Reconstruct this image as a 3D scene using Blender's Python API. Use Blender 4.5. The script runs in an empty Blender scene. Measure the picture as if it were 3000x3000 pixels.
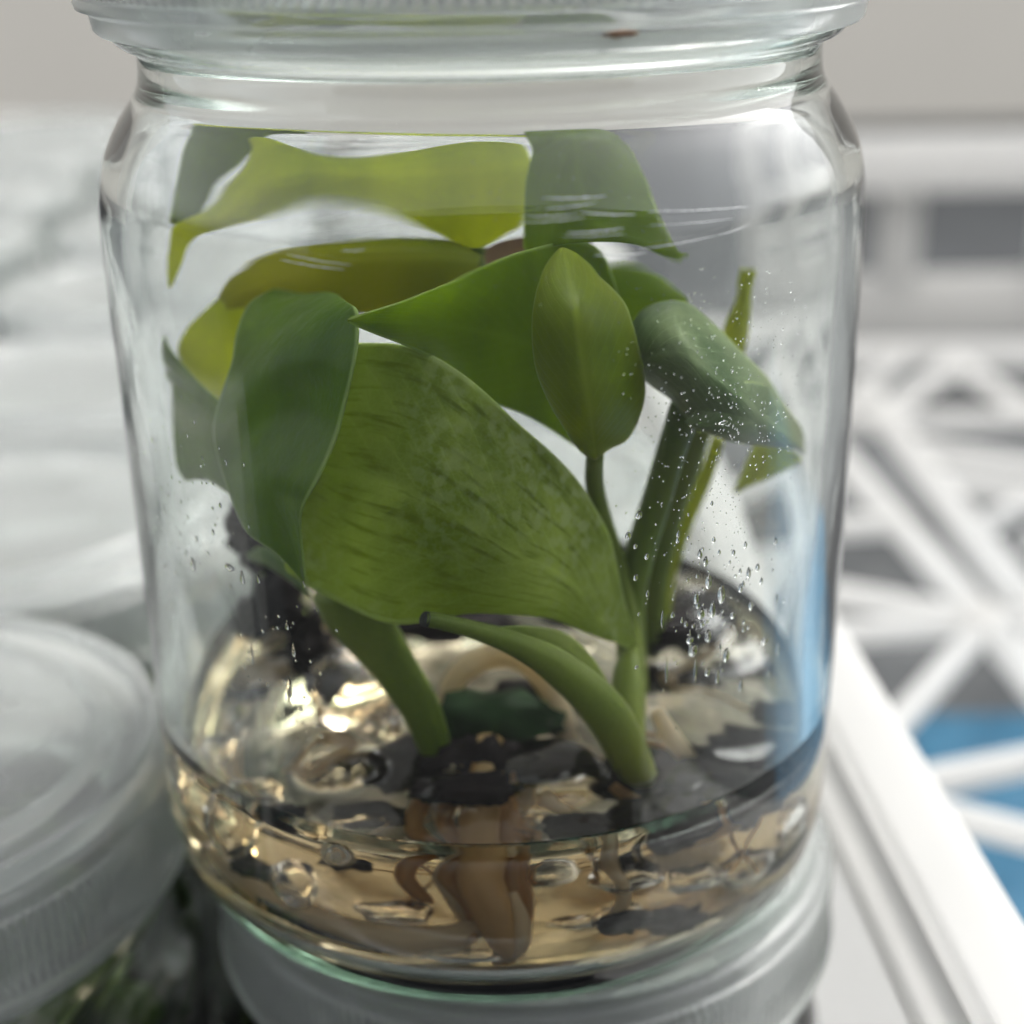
import bpy, bmesh, math, random
import numpy as np
from mathutils import Vector, Matrix, noise
random.seed(7)
sc = bpy.context.scene
S = 0.035                      # metres per jar radius; all lengths below are in jar radii

# ------------------------------------------------------------------ camera
F, PITCH, ROLL, YAW = 1.4811, 0.3914, -0.01926, 0.00746
CAMP = np.array([0.0278, -4.0699, 2.7216])
_fw = np.array([math.sin(YAW)*math.cos(PITCH), math.cos(YAW)*math.cos(PITCH), -math.sin(PITCH)])
_r = np.array([math.cos(YAW), -math.sin(YAW), 0.]); _u = np.cross(_r, _fw)
RT = _r*math.cos(ROLL)+_u*math.sin(ROLL); UP = -_r*math.sin(ROLL)+_u*math.cos(ROLL)
cam = bpy.data.cameras.new('camera'); co = bpy.data.objects.new('camera', cam); sc.collection.objects.link(co)
m = Matrix.Identity(4)
for i in range(3):
    m[i][0] = RT[i]; m[i][1] = UP[i]; m[i][2] = -_fw[i]; m[i][3] = CAMP[i]*S
co.matrix_world = m
cam.sensor_width = 36; cam.lens = 36*F; cam.clip_start = 0.005; cam.clip_end = 500
cam.dof.use_dof = True; cam.dof.focus_distance = 3.5*S; cam.dof.aperture_fstop = 15
sc.camera = co

# ------------------------------------------------------------------ light
w = bpy.data.worlds.new('World'); sc.world = w; w.use_nodes = True
nt = w.node_tree; bg = nt.nodes['Background']
SUN_EL, SUN_AZ = math.radians(56), math.radians(50)      # azimuth from +Y towards +X
sky = nt.nodes.new('ShaderNodeTexSky'); sky.sky_type = 'NISHITA'; sky.sun_disc = False
sky.sun_elevation = SUN_EL; sky.sun_rotation = SUN_AZ; sky.dust_density = 6.0; sky.air_density = 0.6; sky.ozone_density = 0.3
hs = nt.nodes.new('ShaderNodeHueSaturation'); hs.inputs['Saturation'].default_value = .16      # thin cloud whitens the sky
nt.links.new(sky.outputs[0], hs.inputs['Color']); nt.links.new(hs.outputs[0], bg.inputs[0]); bg.inputs[1].default_value = 0.15
sl = bpy.data.lights.new('sun', 'SUN'); so = bpy.data.objects.new('sun', sl); sc.collection.objects.link(so)
sl.energy = 0.5; sl.angle = math.radians(3); sl.color = (1, .93, .82)
d = Vector((math.sin(SUN_AZ)*math.cos(SUN_EL), math.cos(SUN_AZ)*math.cos(SUN_EL), math.sin(SUN_EL)))
so.rotation_euler = d.to_track_quat('Z', 'Y').to_euler(); so.location = d*2
sc.view_settings.view_transform = 'Standard'; sc.view_settings.look = 'None'
sc.view_settings.exposure = 1.8; sc.view_settings.gamma = 1
cy = sc.cycles
cy.max_bounces = 24; cy.transmission_bounces = 24; cy.glossy_bounces = 8; cy.diffuse_bounces = 4
cy.transparent_max_bounces = 16; cy.volume_bounces = 0
cy.caustics_reflective = True; cy.caustics_refractive = True; cy.blur_glossy = 0.3
cy.sample_clamp_indirect = 12; cy.use_denoising = True

# ------------------------------------------------------------------ helpers
def ray(px, py):
    return _fw + RT*(px-1500)/(3000*F) + UP*(1500-py)/(3000*F)
def uny(px, py, Y):
    d = ray(px, py); return CAMP + d*(Y-CAMP[1])/d[1]
def unz(px, py, z):
    d = ray(px, py); return CAMP + d*(z-CAMP[2])/d[2]
def uncyl(px, py, r):
    d = ray(px, py); a = d[0]**2+d[1]**2; b = CAMP[0]*d[0]+CAMP[1]*d[1]; c = CAMP[0]**2+CAMP[1]**2-r*r
    D = b*b-a*c
    if D < 0: return None
    return CAMP + d*((-b-math.sqrt(D))/a)
def pxr(p, rpx):                      # length of rpx photo pixels at point p
    return rpx*float((np.asarray(p)-CAMP)@_fw)/(3000*F)
def clampin(p, R=.905):
    r = math.hypot(p[0], p[1])
    if r > R: p = np.array([p[0]*R/r, p[1]*R/r, p[2]])
    return p
def link(name, verts, faces, mat, parent=None, smooth=True, uv=None):
    me = bpy.data.meshes.new(name)
    me.from_pydata([tuple(float(c)*S for c in v) for v in verts], [], faces); me.update()
    if uv is not None:
        l = me.uv_layers.new(name='UVMap')
        for li, lp in enumerate(me.loops): l.data[li].uv = uv[lp.vertex_index]
    bm = bmesh.new(); bm.from_mesh(me); bmesh.ops.recalc_face_normals(bm, faces=bm.faces); bm.to_mesh(me); bm.free()
    if smooth: me.shade_smooth()
    me.materials.append(mat)
    o = bpy.data.objects.new(name, me); sc.collection.objects.link(o)
    if parent: o.parent = parent; o.matrix_parent_inverse = parent.matrix_world.inverted()
    return o
def tag(o, label=None, cat=None, group=None, kind=None):
    for k, v in (('label', label), ('category', cat), ('group', group), ('kind', kind)):
        if v: o[k] = v
    return o
def empty(name, loc, label, cat, group=None, rz=0):
    o = bpy.data.objects.new(name, None); sc.collection.objects.link(o)
    o.location = Vector([float(c)*S for c in loc]); o.rotation_euler = (0, 0, rz); o.empty_display_size = .01
    o.matrix_world = Matrix.Translation(o.location) @ Matrix.Rotation(rz, 4, 'Z')
    return tag(o, label, cat, group)
def crom(P, n):
    P = [np.array(p, float) for p in P]
    Q = [2*P[0]-P[1]] + P + [2*P[-1]-P[-2]]
    out = []
    for i in range(1, len(Q)-2):
        for k in range(12):
            t = k/12
            out.append(.5*((2*Q[i])+(-Q[i-1]+Q[i+1])*t+(2*Q[i-1]-5*Q[i]+4*Q[i+1]-Q[i+2])*t*t+(-Q[i-1]+3*Q[i]-3*Q[i+1]+Q[i+2])*t**3))
    out.append(P[-1]); out = np.array(out)
    s = np.r_[0, np.cumsum(np.linalg.norm(np.diff(out[:, :3], axis=0), axis=1))]
    tt = np.linspace(0, s[-1], n)
    return np.stack([np.interp(tt, s, out[:, k]) for k in range(out.shape[1])], 1)
def prism(poly, h0, h1):              # poly of (x,y); returns verts, faces
    n = len(poly)
    v = [(x, y, h0) for x, y in poly]+[(x, y, h1) for x, y in poly]
    f = [tuple(range(n))[::-1], tuple(range(n, 2*n))]+[(i, (i+1) % n, n+(i+1) % n, n+i) for i in range(n)]
    return v, f
def beam(a, b, wdt, hgt, upv=(0, 0, 1)):
    a = np.array(a, float); b = np.array(b, float); t = (b-a)/np.linalg.norm(b-a)
    s = np.cross(t, upv); s /= np.linalg.norm(s); u = np.cross(s, t)
    v = [p+s*sx*wdt/2+u*sz*hgt/2 for p in (a, b) for sx, sz in ((-1, -1), (1, -1), (1, 1), (-1, 1))]
    return v, [(0, 1, 2, 3), (7, 6, 5, 4), (0, 4, 5, 1), (1, 5, 6, 2), (2, 6, 7, 3), (3, 7, 4, 0)]
def bevel(o, wdt, seg=3):
    b = o.modifiers.new('bevel', 'BEVEL'); b.width = wdt*S; b.segments = seg; b.limit_method = 'ANGLE'
    return o
def revolve(prof, seg=128, wob=0.0, rib=None, sub=4, seed=0):
    pr = []
    P = [np.array(p, float) for p in prof]
    if sub > 1:
        Q = [2*P[0]-P[1]]+P+[2*P[-1]-P[-2]]
        for i in range(1, len(Q)-2):
            for k in range(sub):
                t = k/sub
                pr.append(.5*((2*Q[i])+(-Q[i-1]+Q[i+1])*t+(2*Q[i-1]-5*Q[i]+4*Q[i+1]-Q[i+2])*t*t+(-Q[i-1]+3*Q[i]-3*Q[i+1]+Q[i+2])*t**3))
        pr.append(P[-1])
    else: pr = P
    verts = []; faces = []
    a0 = abs(pr[0][0]) < 1e-6; a1 = abs(pr[-1][0]) < 1e-6
    if a0: verts.append((0, 0, pr[0][1]))
    rows = []
    body = pr[1 if a0 else 0: len(pr)-1 if a1 else len(pr)]
    for r, z in body:
        rows.append(len(verts))
        for j in range(seg):
            a = 2*math.pi*j/seg; rr = max(r, 1e-4)
            if wob: rr += wob*noise.noise(Vector((math.cos(a)*1.7+seed, math.sin(a)*1.7, z*1.3)))*min(1, r*1.2)
            if rib and rib[0] < z < rib[1] and r > rib[2]: rr += rib[3]*(1 if j % 4 in (0, 1) else -1)
            verts.append((rr*math.cos(a), rr*math.sin(a), z))
    for k in range(len(rows)-1):
        for j in range(seg):
            j2 = (j+1) % seg; faces.append((rows[k]+j, rows[k]+j2, rows[k+1]+j2, rows[k+1]+j))
    if a0:
        for j in range(seg): faces.append((0, rows[0]+(j+1) % seg, rows[0]+j))
    if a1:
        verts.append((0, 0, pr[-1][1])); e = len(verts)-1
        for j in range(seg): faces.append((e, rows[-1]+j, rows[-1]+(j+1) % seg))
    return verts, faces

# ------------------------------------------------------------------ materials
def newmat(name):
    mt = bpy.data.materials.new(name); mt.use_nodes = True; n = mt.node_tree
    return mt, n, n.nodes, n.links, n.nodes['Principled BSDF'], n.nodes['Material Output']
def tex(nd, lk, kind='noise', scale=5, detail=4, vec=None, **kw):
    t = nd.new({'noise': 'ShaderNodeTexNoise', 'voronoi': 'ShaderNodeTexVoronoi'}[kind]); t.inputs['Scale'].default_value = scale
    if kind == 'noise': t.inputs['Detail'].default_value = detail
    if vec is None:
        c = nd.new('ShaderNodeTexCoord'); vec = c.outputs['Object']
    lk.new(vec, t.inputs['Vector']); return t
def mapping(nd, lk, scale, src='Object'):
    c = nd.new('ShaderNodeTexCoord'); mp = nd.new('ShaderNodeMapping'); mp.inputs['Scale'].default_value = scale
    lk.new(c.outputs[src], mp.inputs['Vector']); return mp.outputs[0]
def ramp(nd, lk, fac, stops):
    r = nd.new('ShaderNodeValToRGB'); e = r.color_ramp.elements
    e[0].position, e[0].color = stops[0][0], (*stops[0][1], 1); e[1].position, e[1].color = stops[-1][0], (*stops[-1][1], 1)
    for p, c in stops[1:-1]:
        q = e.new(p); q.color = (*c, 1)
    lk.new(fac, r.inputs[0]); return r.outputs[0]
def bump(nd, lk, h, bsdf, strength=.2, dist=.0005):
    b = nd.new('ShaderNodeBump'); b.inputs['Strength'].default_value = strength; b.inputs['Distance'].default_value = dist
    lk.new(h, b.inputs['Height']); lk.new(b.outputs[0], bsdf.inputs['Normal']); return b
def plain(name, col, rough=.5, var=.08, scale=60, bmp=.05, spec=.5):
    mt, n, nd, lk, p, out = newmat(name)
    t = tex(nd, lk, scale=scale)
    c = ramp(nd, lk, t.outputs[0], [(.3, tuple(x*(1-var) for x in col)), (.7, tuple(min(1, x*(1+var)) for x in col))])
    lk.new(c, p.inputs['Base Color']); p.inputs['Roughness'].default_value = rough; p.inputs['Specular IOR Level'].default_value = spec
    bump(nd, lk, t.outputs[0], p, bmp, .0005); return mt
def glassmat(name, ior, col=(1, 1, 1), dens=0., rough=0., wav=0., wscale=(30, 30, 12), wd=.0003):
    mt, n, nd, lk, p, out = newmat(name); nd.remove(p)
    g = nd.new('ShaderNodeBsdfGlass'); g.inputs['IOR'].default_value = ior; g.inputs['Roughness'].default_value = rough
    lk.new(g.outputs[0], out.inputs['Surface'])
    if dens:
        v = nd.new('ShaderNodeVolumeAbsorption'); v.inputs[0].default_value = (*col, 1); v.inputs[1].default_value = dens
        lk.new(v.outputs[0], out.inputs['Volume'])
    if wav:
        t = tex(nd, lk, scale=1, detail=3, vec=mapping(nd, lk, wscale)); bump(nd, lk, t.outputs[0], g, wav, wd)
    return mt
M_glass = glassmat('jar_glass', 1.5, (.62, .84, .72), 38, wav=.05, wscale=(55, 55, 18), wd=.0006)
M_gel = glassmat('gel', 1.34, (.88, .69, .39), 33, wav=.10, wscale=(60, 60, 60), wd=.0012)
M_gelchunk = glassmat('gel_chunk', 1.34, (.85, .66, .38), 40, wav=.3, wscale=(150, 150, 150), wd=.0006)
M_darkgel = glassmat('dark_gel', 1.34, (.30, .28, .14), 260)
M_water = glassmat('water', 1.33)
M_air = glassmat('air_pocket', .745, wav=.5, wscale=(250, 250, 250), wd=.0004)

def lidmat():
    mt, n, nd, lk, p, out = newmat('milky_plastic')
    t = tex(nd, lk, scale=90, detail=5)
    c = ramp(nd, lk, t.outputs[0], [(.3, (.46, .48, .475)), (.7, (.56, .58, .575))]); lk.new(c, p.inputs['Base Color'])
    p.inputs['Roughness'].default_value = .28; p.inputs['Specular IOR Level'].default_value = .6
    tr = nd.new('ShaderNodeBsdfTranslucent'); tr.inputs[0].default_value = (.68, .71, .70, 1)
    gl = nd.new('ShaderNodeBsdfGlass'); gl.inputs['IOR'].default_value = 1.25; gl.inputs['Roughness'].default_value = .12
    gl.inputs[0].default_value = (.96, .97, .965, 1)
    m1 = nd.new('ShaderNodeMixShader'); m1.inputs[0].default_value = .4; lk.new(p.outputs[0], m1.inputs[1]); lk.new(tr.outputs[0], m1.inputs[2])
    m2 = nd.new('ShaderNodeMixShader'); m2.inputs[0].default_value = .66; lk.new(m1.outputs[0], m2.inputs[1]); lk.new(gl.outputs[0], m2.inputs[2])
    lk.new(m2.outputs[0], out.inputs[0]); bump(nd, lk, t.outputs[0], p, .05, .0003); return mt
M_lid = lidmat()
M_white = plain('white_crate_plastic', (.46, .462, .455), .38, .04, 40)
_n = M_white.node_tree; _p = _n.nodes['Principled BSDF']; _tr = _n.nodes.new('ShaderNodeBsdfTranslucent'); _tr.inputs[0].default_value = (.90, .90, .89, 1)
_x = _n.nodes.new('ShaderNodeMixShader'); _x.inputs[0].default_value = .6
_n.links.new(_p.outputs[0], _x.inputs[1]); _n.links.new(_tr.outputs[0], _x.inputs[2]); _n.links.new(_x.outputs[0], _n.nodes['Material Output'].inputs[0])
M_wall = plain('painted_wall', (.88, .83, .73), .8, .03, 3)
M_floor = plain('grey_floor', (.045, .050, .054), .7, .2, 12)
M_ground_shade = plain('dark_ground', (.014, .014, .014), .85, .3, 8)  # colour taken down to near black to stand in for shade behind the camera
M_blue = plain('blue_plastic', (.001, .075, .145), .4, .1, 20)

def leafmat(name, c1, c2, trans, tcol, vein=.25, blotch=0., rough=.38, sscale=140, spec=.16, wrinkle=0.):
    """c1/c2 the two tones of the blade, tcol the light it lets through; uv.x runs base to tip, uv.y across"""
    mt, n, nd, lk, p, out = newmat(name)
    uvn = nd.new('ShaderNodeTexCoord'); sep = nd.new('ShaderNodeSeparateXYZ'); lk.new(uvn.outputs['UV'], sep.inputs[0])
    def math_(op, a, b=None):
        q = nd.new('ShaderNodeMath'); q.operation = op
        for i, x in enumerate((a, b)):
            if x is None: continue
            if isinstance(x, (int, float)): q.inputs[i].default_value = x
            else: lk.new(x, q.inputs[i])
        return q.outputs[0]
    v = math_('ABSOLUTE', math_('SUBTRACT', sep.outputs[1], .5))
    wob = tex(nd, lk, scale=60, detail=2)
    s = math_('ADD', math_('SUBTRACT', math_('MULTIPLY', sep.outputs[0], 17), math_('MULTIPLY', v, 11)), math_('MULTIPLY', wob.outputs[0], 1.2))
    fr = math_('ABSOLUTE', math_('SUBTRACT', math_('FRACT', s), .5))
    veins = ramp(nd, lk, fr, [(.0, (1, 1, 1)), (.10, (.25, .25, .25)), (.30, (0, 0, 0))])
    mid = ramp(nd, lk, v, [(.0, (1, 1, 1)), (.02, (.6, .6, .6)), (.05, (0, 0, 0))])
    vm = math_('MAXIMUM', math_('MULTIPLY', veins, .5), mid)
    n1 = tex(nd, lk, scale=1, detail=6, vec=mapping(nd, lk, (sscale, sscale, sscale*.45)))
    base = ramp(nd, lk, n1.outputs[0], [(.32, c1), (.66, c2)])
    fine = tex(nd, lk, scale=900, detail=3)
    mx = nd.new('ShaderNodeMix'); mx.data_type = 'RGBA'; mx.inputs[0].default_value = vein
    lk.new(math_('MULTIPLY', vm, vein), mx.inputs[0]); lk.new(base, mx.inputs[6]); mx.inputs[7].default_value = (*[min(1, x*2.2+.03) for x in c2], 1)
    col = mx.outputs[2]
    yl = tex(nd, lk, scale=26, detail=2); yf = ramp(nd, lk, yl.outputs[0], [(.48, (0, 0, 0)), (.72, (.45, .45, .45))])
    my = nd.new('ShaderNodeMix'); my.data_type = 'RGBA'; lk.new(yf, my.inputs[0]); lk.new(col, my.inputs[6]); my.inputs[7].default_value = (min(1, c2[0]*1.9), c2[1]*1.25, c2[2]*.8, 1)
    ed = ramp(nd, lk, v, [(.470, (0, 0, 0)), (.488, (.6, .6, .6)), (.5, (.6, .6, .6))])
    me_ = nd.new('ShaderNodeMix'); me_.data_type = 'RGBA'; lk.new(ed, me_.inputs[0]); lk.new(my.outputs[2], me_.inputs[6]); me_.inputs[7].default_value = (.42, .52, .20, 1)
    cells = tex(nd, lk, 'voronoi', scale=1500); cells.feature = 'DISTANCE_TO_EDGE'
    cf = ramp(nd, lk, cells.outputs[0], [(.0, (.10, .10, .10)), (.12, (0, 0, 0))])
    mc = nd.new('ShaderNodeMix'); mc.data_type = 'RGBA'; lk.new(cf, mc.inputs[0]); lk.new(me_.outputs[2], mc.inputs[6]); mc.inputs[7].default_value = (*[min(1, x*2.+.02) for x in c2], 1)
    col = mc.outputs[2]
    if blotch:
        b = tex(nd, lk, scale=1, detail=5, vec=mapping(nd, lk, (9, 30, 1), 'UV'))
        bf = ramp(nd, lk, b.outputs[0], [(.52, (0, 0, 0)), (.66, (blotch, blotch, blotch))])
        m2 = nd.new('ShaderNodeMix'); m2.data_type = 'RGBA'; lk.new(bf, m2.inputs[0]); lk.new(col, m2.inputs[6]); m2.inputs[7].default_value = (*[x*.35 for x in c1], 1)
        col = m2.outputs[2]
        web = tex(nd, lk, scale=850, detail=6); wf = ramp(nd, lk, web.outputs[0], [(.46, (0, 0, 0)), (.60, (.75, .75, .75))])
        pat = tex(nd, lk, scale=70, detail=2); wp = math_('MULTIPLY', wf, ramp(nd, lk, pat.outputs[0], [(.4, (0, 0, 0)), (.6, (1, 1, 1))]))
        m3 = nd.new('ShaderNodeMix'); m3.data_type = 'RGBA'; lk.new(wp, m3.inputs[0]); lk.new(col, m3.inputs[6]); m3.inputs[7].default_value = (.42, .48, .22, 1)
        col = m3.outputs[2]
    lk.new(col, p.inputs['Base Color']); p.inputs['Roughness'].default_value = rough; p.inputs['Specular IOR Level'].default_value = spec
    tr = nd.new('ShaderNodeBsdfTranslucent')
    tm = nd.new('ShaderNodeMix'); tm.data_type = 'RGBA'; tm.blend_type = 'MULTIPLY'; tm.inputs[0].default_value = .6
    tm.inputs[6].default_value = (*tcol, 1); lk.new(ramp(nd, lk, n1.outputs[0], [(.3, (.55, .55, .55)), (.7, (1, 1, 1))]), tm.inputs[7])
    lk.new(tm.outputs[2], tr.inputs[0])
    ms = nd.new('ShaderNodeMixShader'); ms.inputs[0].default_value = trans
    lk.new(p.outputs[0], ms.inputs[1]); lk.new(tr.outputs[0], ms.inputs[2]); lk.new(ms.outputs[0], out.inputs[0])
    h = math_('ADD', math_('MULTIPLY', vm, -.6 if vein > .05 else -.06), math_('MULTIPLY', fine.outputs[0], .35)); 
    if wrinkle:
        wr = tex(nd, lk, scale=1, detail=4, vec=mapping(nd, lk, (320, 320, 130))); h = math_('ADD', h, math_('MULTIPLY', wr.outputs[0], wrinkle))
    bump(nd, lk, h, p, .5 if wrinkle else .35, .00025 if not wrinkle else .0006)
    return mt
ML_dark = leafmat('leaf_deep_green', (.045, .098, .002), (.105, .160, .003), .55, (.52, .68, .005), vein=.25)
ML_gloss = leafmat('leaf_glossy_green', (.030, .090, .004), (.090, .165, .008), .42, (.46, .68, .010), vein=.03, rough=.28, spec=.22, wrinkle=.8)
ML_var = leafmat('leaf_variegated', (.075, .135, .004), (.36, .44, .10), .46, (.62, .76, .03), vein=.2, blotch=.85, sscale=110, rough=.5)
ML_yel = leafmat('leaf_yellow_green', (.30, .44, .003), (.48, .58, .004), .62, (.95, .98, .004), vein=.2)
ML_olive = leafmat('leaf_olive_yellow', (.12, .19, .004), (.27, .30, .008), .5, (.72, .70, .008), vein=.2, sscale=50)
ML_mid = leafmat('leaf_mid_green', (.090, .160, .005), (.19, .24, .010), .5, (.62, .70, .012), vein=.3)
ML_pale = leafmat('leaf_pale_grey_green', (.07, .135, .045), (.22, .29, .14), .28, (.40, .52, .12), vein=.2, rough=.38)
ML_lime = leafmat('leaf_fresh_light_green', (.17, .23, .012), (.27, .33, .03), .5, (.62, .66, .03), vein=.1)
ML_stem = leafmat('stem_green', (.055, .105, .008), (.17, .22, .035), .2, (.38, .48, .03), vein=0, rough=.35, sscale=60)
ML_stem2 = leafmat('stem_dark_green', (.045, .095, .010), (.13, .18, .03), .18, (.4, .55, .03), vein=0, rough=.4, sscale=60)
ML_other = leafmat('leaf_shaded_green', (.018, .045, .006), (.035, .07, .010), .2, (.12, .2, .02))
M_root = plain('cream_root', (.55, .47, .32), .45, .15, 250, .2)
M_rootb = plain('brown_root', (.34, .20, .07), .4, .5, 120, .4)
M_rootp = plain('amber_root', (.44, .30, .13), .35, .45, 90, .2)
for _m, _t in ((M_rootp, (.85, .62, .28)), (M_root, (.8, .66, .42)), (M_rootb, (.78, .48, .15))):
    _n = _m.node_tree; _p = _n.nodes['Principled BSDF']; _tr = _n.nodes.new('ShaderNodeBsdfTranslucent'); _tr.inputs[0].default_value = (*_t, 1)
    _x = _n.nodes.new('ShaderNodeMixShader'); _x.inputs[0].default_value = .5
    _n.links.new(_p.outputs[0], _x.inputs[1]); _n.links.new(_tr.outputs[0], _x.inputs[2]); _n.links.new(_x.outputs[0], _n.nodes['Material Output'].inputs[0])
M_rot_refr = plain('dark_tissue_and_refraction', (.007, .005, .005), .6, .5, 250, .6, .08)
M_dry = plain('dry_brown_leaf', (.32, .19, .12), .6, .3, 150, .3)
M_bud = plain('dark_green_tissue', (.010, .028, .008), .6, .5, 250, .5, .1)
M_cut = plain('dark_cut', (.012, .016, .012), .7, .5, 400, .5)

# ------------------------------------------------------------------ the setting
wall_y = 38
def struct(o): o['kind'] = 'structure'; return o
v, f = prism([(-60, wall_y), (60, wall_y), (60, wall_y+3), (-60, wall_y+3)], -24, 42)
struct(link('wall', v, f, M_wall, smooth=False))
v, f = prism([(-60, -3.2), (60, -3.2), (60, wall_y), (-60, wall_y)], -4.0, -3.4)
struct(link('bench_top', v, f, M_floor, smooth=False))
v, f = prism([(-70, -62), (70, -62), (70, -58), (-70, -58)], -24, 30)
struct(link('veil_blocker_wall', v, f, M_floor, smooth=False))  # unseen wall, added to keep low sky out of the glass reflections
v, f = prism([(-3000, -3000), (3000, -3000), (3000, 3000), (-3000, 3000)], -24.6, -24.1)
struct(link('ground', v, f, M_ground_shade, smooth=False))

# ------------------------------------------------------------------ jars and lids
JAR = [(0, .04), (.45, .038), (.62, .03), (.70, .015), (.78, 0), (.86, .010), (.925, .055), (.968, .13), (.992, .24), (1.0, .4), (1, .7), (1, 1.2), (1, 1.7), (1.0, 1.93), (.993, 2.02),
       (.972, 2.11), (.938, 2.18), (.90, 2.235), (.876, 2.275), (.869, 2.31), (.868, 2.35), (.878, 2.368), (.905, 2.378), (.925, 2.398), (.93, 2.425), (.922, 2.455), (.895, 2.475), (.882, 2.50),
       (.882, 2.62), (.882, 2.74), (.872, 2.775), (.845, 2.785), (.815, 2.77), (.805, 2.72), (.815, 2.5), (.814, 2.36), (.825, 2.29), (.862, 2.235), (.905, 2.16), (.938, 2.07), (.952, 1.98),
       (.953, 1.8), (.945, 1.3), (.93, .8), (.93, .42), (.925, .29), (.90, .185), (.85, .125), (.76, .095), (.55, .095), (.3, .10), (0, .105)]
LID = [(0, -.035), (.3, -.035), (.69, -.035), (.715, -.03), (.728, .006), (.75, .014), (.768, .004), (.785, -.034), (.83, -.038), (.878, -.038), (.890, -.012), (.902, 0), (.925, 0), (.936, -.010), (.938, -.06), (.940, -.075), (.962, -.080), (.966, -.088), (.967, -.122),
       (.970, -.128), (.985, -.132), (.986, -.14), (.986, -.2), (.986, -.3), (.986, -.365), (.986, -.372), (1.0, -.378), (1.002, -.392), (.998, -.405), (.975, -.412), (.968, -.42), (.962, -.455), (.952, -.465), (.94, -.455),
       (.935, -.38), (.935, -.12), (.925, -.09), (.9, -.078), (.6, -.075), (0, -.075)]
v, f = revolve(JAR, 144, wob=.006, sub=3)
JAR_ME = link('jar_body', v, f, M_glass); jar_mesh = JAR_ME.data; bpy.data.objects.remove(JAR_ME)
v, f = revolve(LID, 4*200, rib=(-.368, -.138, .98, .0055), sub=1)
t = link('lid', v, f, M_lid); lid_mesh = t.data; bpy.data.objects.remove(t)
bm = bmesh.new(); bm.from_mesh(lid_mesh)
for e in bm.edges:
    if len(e.link_faces) == 2 and e.calc_face_angle() > .9: e.smooth = False
bm.to_mesh(lid_mesh); bm.free()
HT = 2.875
def add_jar(x, y, z, rz, label, group):
    j = empty('plant_jar', (x, y, z), label, 'jar', group, rz)
    for nm, me, dz in (('jar_body', jar_mesh, 0), ('lid', lid_mesh, HT)):
        o = bpy.data.objects.new(nm, me); sc.collection.objects.link(o); o.parent = j; o.location = (0, 0, dz*S)
    return j
main = add_jar(0, 0, 0, .4, 'clear glass jar in the middle holding a green pothos plantlet, stacked on a lower jar', 'culture jars')
ZL = .30                                   # height of the neighbouring lids
crate_rot = .055
def grid(c, r):                            # column 0 is ours, -1 the left one; rows run away from the camera
    return (.08+c*2.08-.062*r*1.98, .12+c*.11+r*1.98)
rowname = ['front', 'second', 'third', 'fourth', 'fifth', 'sixth', 'seventh', 'eighth']
inner_gel = [(r+.004 if r > .3 else r, z-.004 if z < .2 else z) for r, z in JAR[-10:]]
def gel_body(zg, amp, seed, n=120, nr=46, lumps=()):
    prof = [(.934, zg)]+[(.934, z) for z in (.46,) if z < zg-.03]+[(.929, .29), (.905, .182), (.853, .120), (.76, .090), (.55, .090), (.3, .095), (0, .10)]
    vs = []; fs = []; rows = []
    vs.append((0, 0, zg))
    def hgt(x, y):
        r = math.hypot(x, y)
        h = amp*(noise.noise(Vector((x*2.2+seed, y*2.2, .3)))+.6*noise.noise(Vector((x*6+seed, y*6, 1.3)))+.08*noise.noise(Vector((x*15, y*15+seed, 2.3))))
        for (lx, ly, lr, lh) in lumps:
            q = math.hypot(x-lx, y-ly)/lr
            if q < 1: h += lh*(1-q*q)**.6
        h *= min(1, (.934-r)/.08) if r < .934 else 0
        m_ = max(0, (r-.87)/.064); return h+.045*m_**3
    vs[0] = (0, 0, zg+hgt(0, 0))
    for i in range(1, nr+1):
        r = .934*i/nr; rows.append(len(vs))
        for j in range(n):
            a = 2*math.pi*j/n; x, y = r*math.cos(a), r*math.sin(a); vs.append((x, y, zg+hgt(x, y)))
    top_n = len(rows)
    for (r, z) in prof[1:-1]:
        rows.append(len(vs))
        for j in range(n):
            a = 2*math.pi*j/n; vs.append((r*math.cos(a), r*math.sin(a), z))
    for j in range(n): fs.append((0, rows[0]+j, rows[0]+(j+1) % n))
    for k in range(len(rows)-1):
        for j in range(n):
            j2 = (j+1) % n; fs.append((rows[k]+j, rows[k+1]+j, rows[k+1]+j2, rows[k]+j2))
    vs.append((0, 0, prof[-1][1])); e = len(vs)-1
    for j in range(n): fs.append((rows[-1]+(j+1) % n, rows[-1]+j, e))
    return vs, fs

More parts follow.
